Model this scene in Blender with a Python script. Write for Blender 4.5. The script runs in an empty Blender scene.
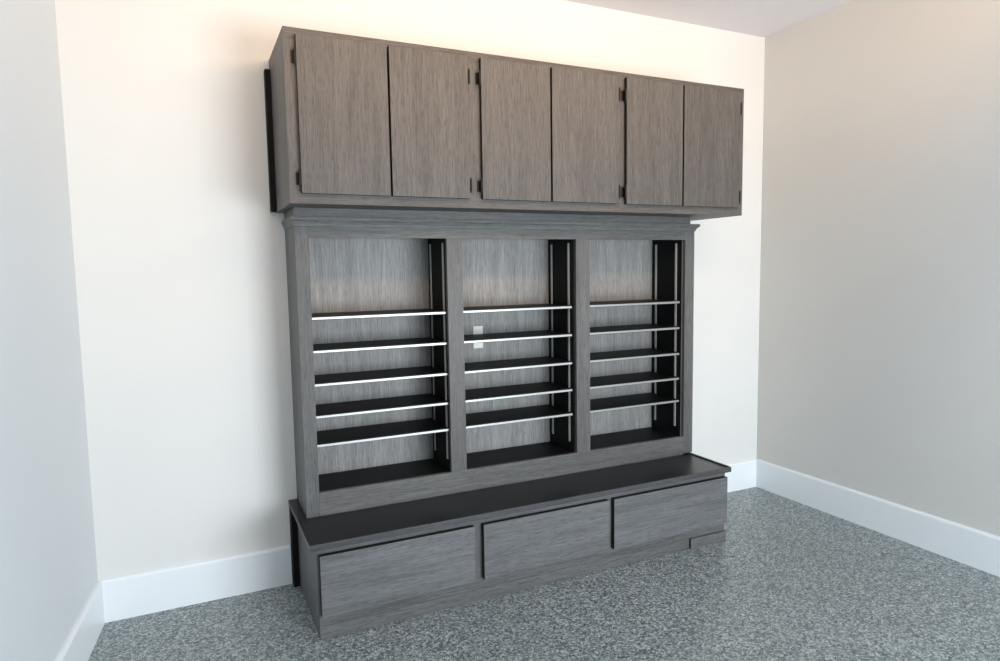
import bpy, bmesh, math
from mathutils import Vector, Matrix
sc=bpy.context.scene
try:
    sc.view_settings.view_transform='Standard'; sc.view_settings.look='None'
except Exception as e: print(e)
col=sc.collection

# ---------------------------------------------------------------- materials
def srgb(r,g,b):
    f=lambda c:(c/255/12.92) if c/255<=.04045 else ((c/255+.055)/1.055)**2.4
    return (f(r),f(g),f(b),1)
def newmat(name):
    m=bpy.data.materials.new(name);m.use_nodes=True
    nt=m.node_tree;nt.nodes.clear()
    o=nt.nodes.new('ShaderNodeOutputMaterial');b=nt.nodes.new('ShaderNodeBsdfPrincipled')
    nt.links.new(b.outputs[0],o.inputs[0]);return m,nt,b
def wood(name,dark,mid,light,vertical=True,rough=.5,bump=.04,pore=.5,spec=.35):
    m,nt,b=newmat(name);N=nt.nodes.new;L=nt.links.new
    tc=N('ShaderNodeTexCoord');oi=N('ShaderNodeObjectInfo')
    off=N('ShaderNodeVectorMath');off.operation='ADD'
    sca=N('ShaderNodeVectorMath');sca.operation='SCALE';sca.inputs['Scale'].default_value=37
    cmb=N('ShaderNodeCombineXYZ')
    for i in range(3): L(oi.outputs['Random'],cmb.inputs[i])
    L(cmb.outputs[0],sca.inputs[0]);L(tc.outputs['Object'],off.inputs[0]);L(sca.outputs[0],off.inputs[1])
    def noise(s,detail,dist=0,scale=1):
        mp=N('ShaderNodeMapping');mp.inputs['Scale'].default_value=s
        L(off.outputs[0],mp.inputs['Vector'])
        n=N('ShaderNodeTexNoise');n.inputs['Scale'].default_value=scale;n.inputs['Detail'].default_value=detail
        n.inputs['Roughness'].default_value=.6;n.inputs['Distortion'].default_value=dist
        L(mp.outputs[0],n.inputs['Vector']);return n
    A=(240,240,8) if vertical else (8,240,240)      # long growth lines
    B=(14,14,.9) if vertical else (.9,14,14)        # broad figure
    C=(400,400,24) if vertical else (24,400,400)    # short pores
    n1=noise(A,2,.1);n2=noise(B,2,1.2);n3=noise(C,1)
    def mth(op,a,bb):
        k=N('ShaderNodeMath');k.operation=op
        for i,v in enumerate((a,bb)):
            if isinstance(v,(int,float)):k.inputs[i].default_value=v
            else:L(v,k.inputs[i])
        return k.outputs[0]
    s=mth('ADD',mth('MULTIPLY',n1.outputs[0],.6),mth('MULTIPLY',n2.outputs[0],.4))
    r=N('ShaderNodeValToRGB');e=r.color_ramp.elements
    e[0].position=.33;e[0].color=dark;e[1].position=.67;e[1].color=light
    k=e.new(.5);k.color=mid
    L(s,r.inputs[0])
    pr=N('ShaderNodeMapRange');pr.inputs['From Min'].default_value=.54;pr.inputs['From Max'].default_value=.66
    pr.inputs['To Min'].default_value=0;pr.inputs['To Max'].default_value=pore
    L(n3.outputs[0],pr.inputs['Value'])
    mx=N('ShaderNodeMix');mx.data_type='RGBA';L(pr.outputs[0],mx.inputs[0]);L(r.outputs[0],mx.inputs[6])
    mx.inputs[7].default_value=tuple(x*.45 for x in dark[:3])+(1,)
    L(mx.outputs[2],b.inputs['Base Color'])
    b.inputs['Roughness'].default_value=rough;b.inputs['Specular IOR Level'].default_value=spec
    bp=N('ShaderNodeBump');bp.inputs['Strength'].default_value=bump;bp.inputs['Distance'].default_value=.001;bp.invert=True
    L(pr.outputs[0],bp.inputs['Height']);L(bp.outputs[0],b.inputs['Normal'])
    return m
def paint(name,c,rough=.7,var=.02,bump=.03,scale=220):
    m,nt,b=newmat(name);N=nt.nodes.new;L=nt.links.new
    tc=N('ShaderNodeTexCoord')
    n=N('ShaderNodeTexNoise');n.inputs['Scale'].default_value=1.3;n.inputs['Detail'].default_value=3;L(tc.outputs['Object'],n.inputs['Vector'])
    r=N('ShaderNodeValToRGB');e=r.color_ramp.elements
    e[0].position=.3;e[1].position=.7
    e[0].color=tuple(x*(1-var) for x in c[:3])+(1,);e[1].color=tuple(min(1,x*(1+var)) for x in c[:3])+(1,)
    L(n.outputs[0],r.inputs[0]);L(r.outputs[0],b.inputs['Base Color'])
    b.inputs['Roughness'].default_value=rough
    n2=N('ShaderNodeTexNoise');n2.inputs['Scale'].default_value=scale;L(tc.outputs['Object'],n2.inputs['Vector'])
    bp=N('ShaderNodeBump');bp.inputs['Strength'].default_value=bump;bp.inputs['Distance'].default_value=.002
    L(n2.outputs[0],bp.inputs['Height']);L(bp.outputs[0],b.inputs['Normal'])
    return m
def metal(name,c,rough=.35,met=1.):
    m=paint(name,c,rough,.05,.02);m.node_tree.nodes['Principled BSDF'].inputs['Metallic'].default_value=met;return m

UPC=(srgb(74,71,70),srgb(90,87,85),srgb(104,100,98))
FRC=(srgb(76,76,76),srgb(93,93,93),srgb(108,108,108))
DRC=(srgb(82,83,85),srgb(100,101,103),srgb(115,116,119))
M_up=wood('grey_oak_vertical',*UPC)
M_upH=wood('grey_oak_horizontal',*UPC,vertical=False)
M_face=wood('grey_oak_frame_vertical',*FRC)
M_faceH=wood('grey_oak_frame_horizontal',*FRC,vertical=False)
M_rim=wood('dark_oak_edge_band',srgb(56,57,59),srgb(68,69,71),srgb(80,81,84),vertical=False)
M_back=wood('grey_oak_back_panel',srgb(122,121,120),srgb(146,145,144),srgb(167,166,164),pore=.4)
M_draw=wood('grey_oak_drawer',*DRC,vertical=False)
M_dark=wood('charcoal_laminate',srgb(9,11,13),srgb(13,15,17),srgb(17,19,22),False,.55,.03,.2,.2)
M_top=wood('charcoal_bench_laminate',srgb(13,15,19),srgb(18,21,25),srgb(24,27,32),False,.3,.03,.2,.45)
M_darkV=wood('charcoal_interior',srgb(9,9,11),srgb(13,14,16),srgb(18,19,21),True,.65,.05,.2,.2)
M_core=paint('black_panel_edge',srgb(20,19,19),.7,.05,.0)
M_black=metal('black_iron',srgb(14,14,15),.5,.3)
M_edge=metal('brushed_aluminium_edge',srgb(165,167,167),.38,.65)
M_steel=metal('zinc_standard',srgb(205,203,196),.4,.3)
M_plastic=paint('white_plastic',srgb(236,236,230),.35,.01,.0)
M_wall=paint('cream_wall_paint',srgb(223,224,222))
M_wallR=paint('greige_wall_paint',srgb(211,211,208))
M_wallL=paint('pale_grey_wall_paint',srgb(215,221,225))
M_ceil=paint('ceiling_paint',srgb(228,224,227))
M_trim=paint('white_trim_paint',srgb(236,242,246),.35,.01,.01)
def flake():
    m,nt,b=newmat('flake_epoxy_floor');N=nt.nodes.new;L=nt.links.new
    tc=N('ShaderNodeTexCoord')
    nz=N('ShaderNodeTexNoise');nz.inputs['Scale'].default_value=110;nz.inputs['Detail'].default_value=2;L(tc.outputs['Object'],nz.inputs['Vector'])
    sc_=N('ShaderNodeVectorMath');sc_.operation='SCALE';sc_.inputs['Scale'].default_value=.013;L(nz.outputs['Color'],sc_.inputs[0])
    ad=N('ShaderNodeVectorMath');ad.operation='ADD';L(tc.outputs['Object'],ad.inputs[0]);L(sc_.outputs[0],ad.inputs[1])
    def vor(s):
        v=N('ShaderNodeTexVoronoi');v.inputs['Scale'].default_value=s;L(ad.outputs[0],v.inputs['Vector'])
        sp=N('ShaderNodeSeparateColor');L(v.outputs['Color'],sp.inputs[0]);return sp.outputs[0]
    a=vor(142);c=vor(300)
    mx=N('ShaderNodeMix');mx.data_type='FLOAT';mx.inputs[0].default_value=.4;L(a,mx.inputs[2]);L(c,mx.inputs[3])
    r=N('ShaderNodeValToRGB');r.color_ramp.interpolation='LINEAR';e=r.color_ramp.elements
    e[0].position=.12;e[0].color=srgb(58,67,70);e[1].position=.88;e[1].color=srgb(202,211,212)
    for p,cc in((.3,srgb(92,102,105)),(.5,srgb(128,138,140)),(.7,srgb(157,166,168))):
        k=e.new(p);k.color=cc
    L(mx.outputs[0],r.inputs[0]);L(r.outputs[0],b.inputs['Base Color'])
    b.inputs['Roughness'].default_value=.32;b.inputs['Specular IOR Level'].default_value=.5
    bp=N('ShaderNodeBump');bp.inputs['Strength'].default_value=.12;bp.inputs['Distance'].default_value=.002
    L(mx.outputs[0],bp.inputs['Height']);L(bp.outputs[0],b.inputs['Normal'])
    return m
M_floor=flake()

# ---------------------------------------------------------------- mesh helpers
def box_into(bm,x0,x1,y0,y1,z0,z1,bev=0.0):
    t=bmesh.new();bmesh.ops.create_cube(t,size=1)
    for v in t.verts: v.co=Vector(((x0+x1)/2+v.co.x*(x1-x0),(y0+y1)/2+v.co.y*(y1-y0),(z0+z1)/2+v.co.z*(z1-z0)))
    if bev: bmesh.ops.bevel(t,geom=list(t.edges),offset=bev,segments=2,profile=.6,affect='EDGES')
    me=bpy.data.meshes.new('tmp');t.to_mesh(me);t.free();bm.from_mesh(me);bpy.data.meshes.remove(me)
def finish(name,bm,mat,parent=None,origin=None):
    bmesh.ops.recalc_face_normals(bm,faces=bm.faces)
    xs=[v.co.x for v in bm.verts];ys=[v.co.y for v in bm.verts];zs=[v.co.z for v in bm.verts]
    c=Vector(origin) if origin else Vector(((min(xs)+max(xs))/2,(min(ys)+max(ys))/2,(min(zs)+max(zs))/2))
    for v in bm.verts: v.co-=c
    me=bpy.data.meshes.new(name);bm.to_mesh(me);bm.free();me.materials.append(mat)
    o=bpy.data.objects.new(name,me);col.objects.link(o)
    if parent is None:o.location=c
    else:
        o.parent=parent;w=Vector((0,0,0));p=parent
        while p: w+=p.location;p=p.parent
        o.location=c-w
    return o
def boxes(name,lst,mat,parent=None,bev=.0015,origin=None):
    bm=bmesh.new()
    for b in lst: box_into(bm,*b,bev=bev)
    return finish(name,bm,mat,parent,origin)
def each(name,lst,mat,parent,bev=.001):
    for b in lst: boxes(name,[b],mat,parent,bev)
def blackedges(o):
    """slab fronts have raw black edges; only the show faces carry the wood laminate"""
    o.data.materials.append(M_core)
    for p in o.data.polygons:
        if abs(p.normal.y)<.6: p.material_index=1
def empty(name,loc,label,cat):
    e=bpy.data.objects.new(name,None);e.empty_display_size=.1;e.location=loc;col.objects.link(e)
    e['label']=label;e['category']=cat;return e
def prism(name,poly,axis,a0,a1,mat,parent=None):
    bm=bmesh.new();rings=[]
    for a in(a0,a1):
        rings.append([bm.verts.new((a,p[0],p[1]) if axis=='x' else ((p[0],a,p[1]) if axis=='y' else (p[0],p[1],a))) for p in poly])
    n=len(poly)
    for i in range(n): bm.faces.new((rings[0][i],rings[0][(i+1)%n],rings[1][(i+1)%n],rings[1][i]))
    bm.faces.new(rings[0]);bm.faces.new(rings[1][::-1])
    return finish(name,bm,mat,parent)
def struct(o):
    o['kind']='structure'
    return o

# ---------------------------------------------------------------- room shell
H=2.9;XR=3.0;XL=-.785;YB=-6.0;K=.10   # left wall opens outwards slightly
struct(boxes('floor',[(-1.7,3.2,YB,.15,-.12,0)],M_floor,bev=0))
struct(boxes('ceiling',[(-1.7,3.2,YB,.15,H,H+.12)],M_ceil,bev=0))
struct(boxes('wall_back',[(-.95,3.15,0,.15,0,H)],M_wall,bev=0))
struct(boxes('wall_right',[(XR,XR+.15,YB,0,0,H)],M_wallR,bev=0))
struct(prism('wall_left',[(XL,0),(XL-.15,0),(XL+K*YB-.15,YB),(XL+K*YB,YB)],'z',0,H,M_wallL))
bh=.186;bt=.017
def prof(s=-1): return [(0,0),(s*bt,0),(s*bt,bh-.012),(s*(bt-.004),bh-.003),(s*(bt-.010),bh),(0,bh)]
struct(prism('baseboard_back',prof(),'x',XL,-.001,M_trim))
struct(prism('baseboard_back.001',prof(),'x',2.172,XR,M_trim))
struct(prism('baseboard_right',[(XR+p[0],p[1]) for p in prof()],'y',YB,-bt,M_trim))
bm=bmesh.new();rings=[]
for yy in(-bt,YB):
    rings.append([bm.verts.new((XL+K*yy-p[0],yy,p[1])) for p in prof()])
n=6
for i in range(n): bm.faces.new((rings[0][i],rings[0][(i+1)%n],rings[1][(i+1)%n],rings[1][i]))
bm.faces.new(rings[0]);bm.faces.new(rings[1][::-1])
struct(finish('baseboard_left',bm,M_trim))

# ---------------------------------------------------------------- storage bench
bench=empty('drawer_bench',(1.09,-.3,0),'low grey wood-grain bench cabinet with three wide drawers along the wall','cabinet')
bx0,bx1=.03,2.165;byf=-.570;bz=.382
boxes('body',[(bx0,bx0+.018,byf+.02,0,.0,bz),(bx1-.018,bx1,byf+.02,0,.0,bz),(bx0+.018,bx1-.018,byf+.02,-.012,.07,.086),
  (bx0+.018,bx1-.018,-.012,0,0,bz),(.712,.73,byf+.02,-.012,.086,bz),(1.41,1.428,byf+.02,-.012,.086,bz)],M_face,bench)
each('rail',[(bx0,bx1,byf,byf+.0199,.346,bz),(bx0,bx1,byf,byf+.0199,.055,.112)],M_faceH,bench)
each('stile',[(bx0,.06,byf,byf+.0199,.112,.346),(.69,.752,byf,byf+.0199,.112,.346),(1.395,1.445,byf,byf+.0199,.112,.346),(2.14,bx1,byf,byf+.0199,.112,.346)],M_face,bench)
boxes('plinth',[(bx0,1.923,byf-.002,-.5505,0,.0545)],M_faceH,bench)
boxes('foot_block',[(1.927,bx1,byf-.014,-.5505,0,.0545)],M_faceH,bench)
boxes('filler_strip',[(.002,.0295,-.06,-.001,0,bz)],M_darkV,bench)
for a,b in((.037,.700),(.743,1.405),(1.434,2.158)):
    d=boxes('drawer',[(a,b,-.597,-.5705,.103,.355)],M_draw,bench,bev=.0008);blackedges(d)
    boxes('drawer_box',[(a+.03,a+.042,-.5704,-.12,.125,.30),(b-.042,b-.03,-.5704,-.12,.125,.30),(a+.042,b-.042,-.5704,-.12,.125,.133),(a+.042,b-.042,-.132,-.12,.133,.30)],M_darkV,d,bev=0)

top=boxes('bench_top',[(0,2.166,-.592,-.0005,.3825,.404)],M_top,bev=.001)
top['label']='long charcoal laminate bench top beneath the open shelving';top['category']='countertop'
boxes('edge_band',[(0.0,2.178,-.6025,-.5922,.3825,.408)],M_rim,top,bev=.0012)
boxes('edge_band',[(2.1662,2.178,-.592,-.0005,.3825,.410)],M_rim,top,bev=.0012)

# ---------------------------------------------------------------- open shelving hutch
Z0=.4045
hut=empty('shelving_hutch',(1.12,-.145,Z0),'grey wood-grain open shelving hutch with three bays of dark shelves','bookcase')
hx0,hx1,hyf=.040,2.190,-.287
ztop=1.694
op=[(.097,.717),(.795,1.418),(1.500,2.126)]
ozb,ozt=.510,1.617
each('stile',[(hx0,op[0][0],hyf,hyf+.02,Z0,ztop-.03),(op[0][1],op[1][0],hyf,hyf+.02,ozb,ozt),(op[1][1],op[2][0],hyf,hyf+.02,ozb,ozt)],M_face,hut)
boxes('stile',[(op[2][1],hx1,hyf,hyf+.02,.4105,ztop-.03)],M_face,hut,bev=.001)
each('rail',[(op[0][0],op[2][1],hyf,hyf+.02,Z0,ozb),(op[0][0],op[2][1],hyf,hyf+.02,ozt,ztop-.03)],M_faceH,hut,bev=.0008)
inner=[(.074,.722),(.786,1.412),(1.494,2.120)]
each('side_panel',[(hx0,.0735,hyf+.0203,-.001,Z0,ztop-.03),(2.1205,hx1,hyf+.0203,-.001,.4105,ztop-.03)],M_face,hut)
boxes('partition',[(inner[0][1],inner[1][0],hyf+.0203,-.012,Z0,ztop-.04)],M_darkV,hut,bev=0)
boxes('partition',[(inner[1][1],inner[2][0],hyf+.0203,-.012,Z0,ztop-.04)],M_darkV,hut,bev=0)
boxes('side_liner',[(2.1165,2.120,hyf+.0203,-.012,.51,ozt+.02)],M_darkV,hut,bev=0)
inner[2]=(1.494,2.116)
for i,(a,b) in enumerate(inner):
    boxes('bottom_panel',[(a+.0005,b-.0005,hyf+.0203,-.0125,Z0,.508)],M_dark,hut,bev=0)
    boxes('top_panel',[(a+.0005,b-.0005,hyf+.0203,-.0125,1.632,1.65)],M_face,hut,bev=0)
boxes('back_panel',[(.074,2.120,-.0118,-.001,Z0,ztop-.04)],M_back,hut,bev=0)
def crown(name,x0,x1,yf,prof_,mat,parent,kl=1,kf=1):
    bm=bmesh.new();rows=[]
    for out,z in prof_:
        rows.append([bm.verts.new(c) for c in((x0-out*kl,-.001,z),(x0-out*kl,yf-out*kf,z),(x1+out,yf-out*kf,z),(x1+out,-.001,z))])
    for r0,r1 in zip(rows,rows[1:]):
        for i in range(4):
            j=(i+1)%4;bm.faces.new((r0[i],r0[j],r1[j],r1[i]))
    bm.faces.new(rows[0]);bm.faces.new(rows[-1][::-1])
    return finish(name,bm,mat,parent)
crown('crown_molding',hx0,hx1,hyf,[(0,1.6645),(.004,1.6645),(.008,1.674),(.018,1.685),(.028,1.690),(.028,1.704),(.0,1.704)],M_faceH,hut,.45,.45)
crown('top_block',hx0,hx1-.03,hyf,[(0,1.7042),(.0,1.7415)],M_faceH,hut)
shz=[1.272,1.127,.981,.840,.712]
std_y=(-.050,-.225)
for i,(a,b) in enumerate(inner):
    for z in shz:
        s=boxes('shelf',[(a+.007,b-.007,-.262,-.022,z-.007,z+.009)],M_dark,hut,bev=.0005)
        boxes('edge_trim',[(a+.007,b-.007,-.2655,-.2622,z-.0055,z+.0055)],M_edge,s,bev=.0012)['label']='bright metal shelf edge'
    for y in std_y:
        for xa,xb in((b-.004,b-.0002),(a+.0002,a+.004)):
            st=boxes('shelf_standard',[(xa,xb,y-.0065,y-.002,.56,1.60),(xa,xb,y+.002,y+.0065,.56,1.60)]+[(xa,xb,y-.002,y+.002,.56+k*.052,.56+k*.052+.036) for k in range(20)],M_steel,hut,bev=0)
            st['label']='slotted metal shelf standard'

# ---------------------------------------------------------------- upper cabinet
zu0,zu1=1.742,2.411;ux0,ux1,uyf=.004,2.370,-.455
up=empty('wall_cabinet',((ux0+ux1)/2,-.23,zu0),'long grey wood-grain upper cabinet with six flat doors','cabinet')
boxes('body',[(ux0,ux0+.018,uyf+.0203,-.001,zu0,zu1),(ux1-.018,ux1,uyf+.0203,-.001,zu0,zu1),
  (ux0+.018,ux1-.018,uyf+.0203,-.001,zu0+.0,zu0+.018),(ux0+.018,ux1-.018,uyf+.0203,-.001,zu1-.018,zu1),(ux0+.018,ux1-.018,-.012,-.001,zu0+.018,zu1-.018),
  (.781,.799,uyf+.0203,-.012,zu0+.018,zu1-.018),(1.56,1.578,uyf+.0203,-.012,zu0+.018,zu1-.018)],M_up,up,bev=.001)
each('stile',[(ux0,.075,uyf,uyf+.02,zu0+.055,zu1-.045),(.742,.84,uyf,uyf+.02,zu0+.055,zu1-.045),(1.53,1.61,uyf,uyf+.02,zu0+.055,zu1-.045),(2.31,ux1,uyf,uyf+.02,zu0+.055,zu1-.045)],M_up,up,bev=.0006)
each('rail',[(ux0,ux1,uyf,uyf+.02,zu0,zu0+.055),(ux0,ux1,uyf,uyf+.02,zu1-.045,zu1)],M_upH,up,bev=.0008)
boxes('filler_strip',[(-.020,.0035,-.045,-.001,zu0+.002,zu1-.05)],M_darkV,up,bev=.001)
doors=[(.048,.405,'L'),(.414,.760,'R'),(.822,1.166,'L'),(1.176,1.545,'R'),(1.592,1.938,'L'),(1.948,2.326,'R')]
for a,b,side in doors:
    d=boxes('door',[(a,b,uyf-.0215,uyf-.0015,1.781,2.384)],M_up,up,bev=.0008);blackedges(d)
    xe=a if side=='L' else b
    s=-1 if side=='L' else 1
    for z in(1.838,2.300):
        bm=bmesh.new()
        x0,x1=sorted((xe+s*.003,xe+s*.018))
        box_into(bm,x0,x1,uyf-.0035,uyf-.0003,z-.024,z+.024,.0008)
        for zz,rr,hh in((z,.0048,.052),(z+.029,.0030,.007),(z-.029,.0030,.007)):
            t=bmesh.new();bmesh.ops.create_cone(t,cap_ends=True,segments=14,radius1=rr,radius2=rr,depth=hh)
            bmesh.ops.translate(t,verts=t.verts,vec=(xe+s*.0055,uyf-.0205,zz))
            me=bpy.data.meshes.new('t');t.to_mesh(me);t.free();bm.from_mesh(me);bpy.data.meshes.remove(me)
        x0,x1=sorted((xe+s*.002,xe+s*.005));box_into(bm,x0,x1,uyf-.0205,uyf-.003,z-.024,z+.024)
        h=finish('hinge',bm,M_black,d);h['label']='black metal hinge'

# ---------------------------------------------------------------- outlet on the hutch back panel
out=empty('electrical_outlet',(.985,-.0122,1.06),'white double electrical outlet set into the shelving back panel','outlet')
boxes('cover_plate',[(.957,1.012,-.0172,-.0121,1.062,1.178)],M_plastic,out,bev=.0015)
for z in(1.094,1.150):
    boxes('socket',[(.970,.999,-.0190,-.0173,z-.015,z+.015)],M_plastic,out,bev=.0006)
    
# ---------------------------------------------------------------- camera
yaw,pitch,roll=-.442,-.092,-.016
cy,sy=math.cos(yaw),math.sin(yaw);cp,sp=math.cos(pitch),math.sin(pitch)
F=Vector((-sy*cp,cy*cp,sp));R=Vector((cy,sy,0));U=R.cross(F)
cr,sr=math.cos(roll),math.sin(roll);R,U=R*cr+U*sr,U*cr-R*sr
cd=bpy.data.cameras.new('camera');cam=bpy.data.objects.new('camera',cd);col.objects.link(cam)
cd.sensor_width=36;cd.lens=36*.660045
mw=Matrix((R,U,-F)).transposed().to_4x4();mw.translation=Vector((-.381,-3.170,1.470));cam.matrix_world=mw
sc.camera=cam

# ---------------------------------------------------------------- light
def area(name,loc,target,sx,sy_,energy,color,spread=180):
    l=bpy.data.lights.new(name,'AREA');l.shape='RECTANGLE';l.size=sx;l.size_y=sy_;l.energy=energy;l.color=color;l.spread=math.radians(spread)
    o=bpy.data.objects.new(name,l);col.objects.link(o);o.location=loc
    o.rotation_euler=(Vector(target)-Vector(loc)).to_track_quat('-Z','Y').to_euler();return o
area('window_daylight',(1.9,-4.8,.9),(.6,0,.25),2.0,1.5,158,(.88,.95,1.0))
area('warm_lamp',(1.1,-1.9,2.72),(1.1,0,2.85),3.0,.3,23,(1.0,.62,.32),140)
w=bpy.data.worlds.new('world');sc.world=w;w.use_nodes=True
w.node_tree.nodes['Background'].inputs[0].default_value=(.83,.925,1.0,1);w.node_tree.nodes['Background'].inputs[1].default_value=.8
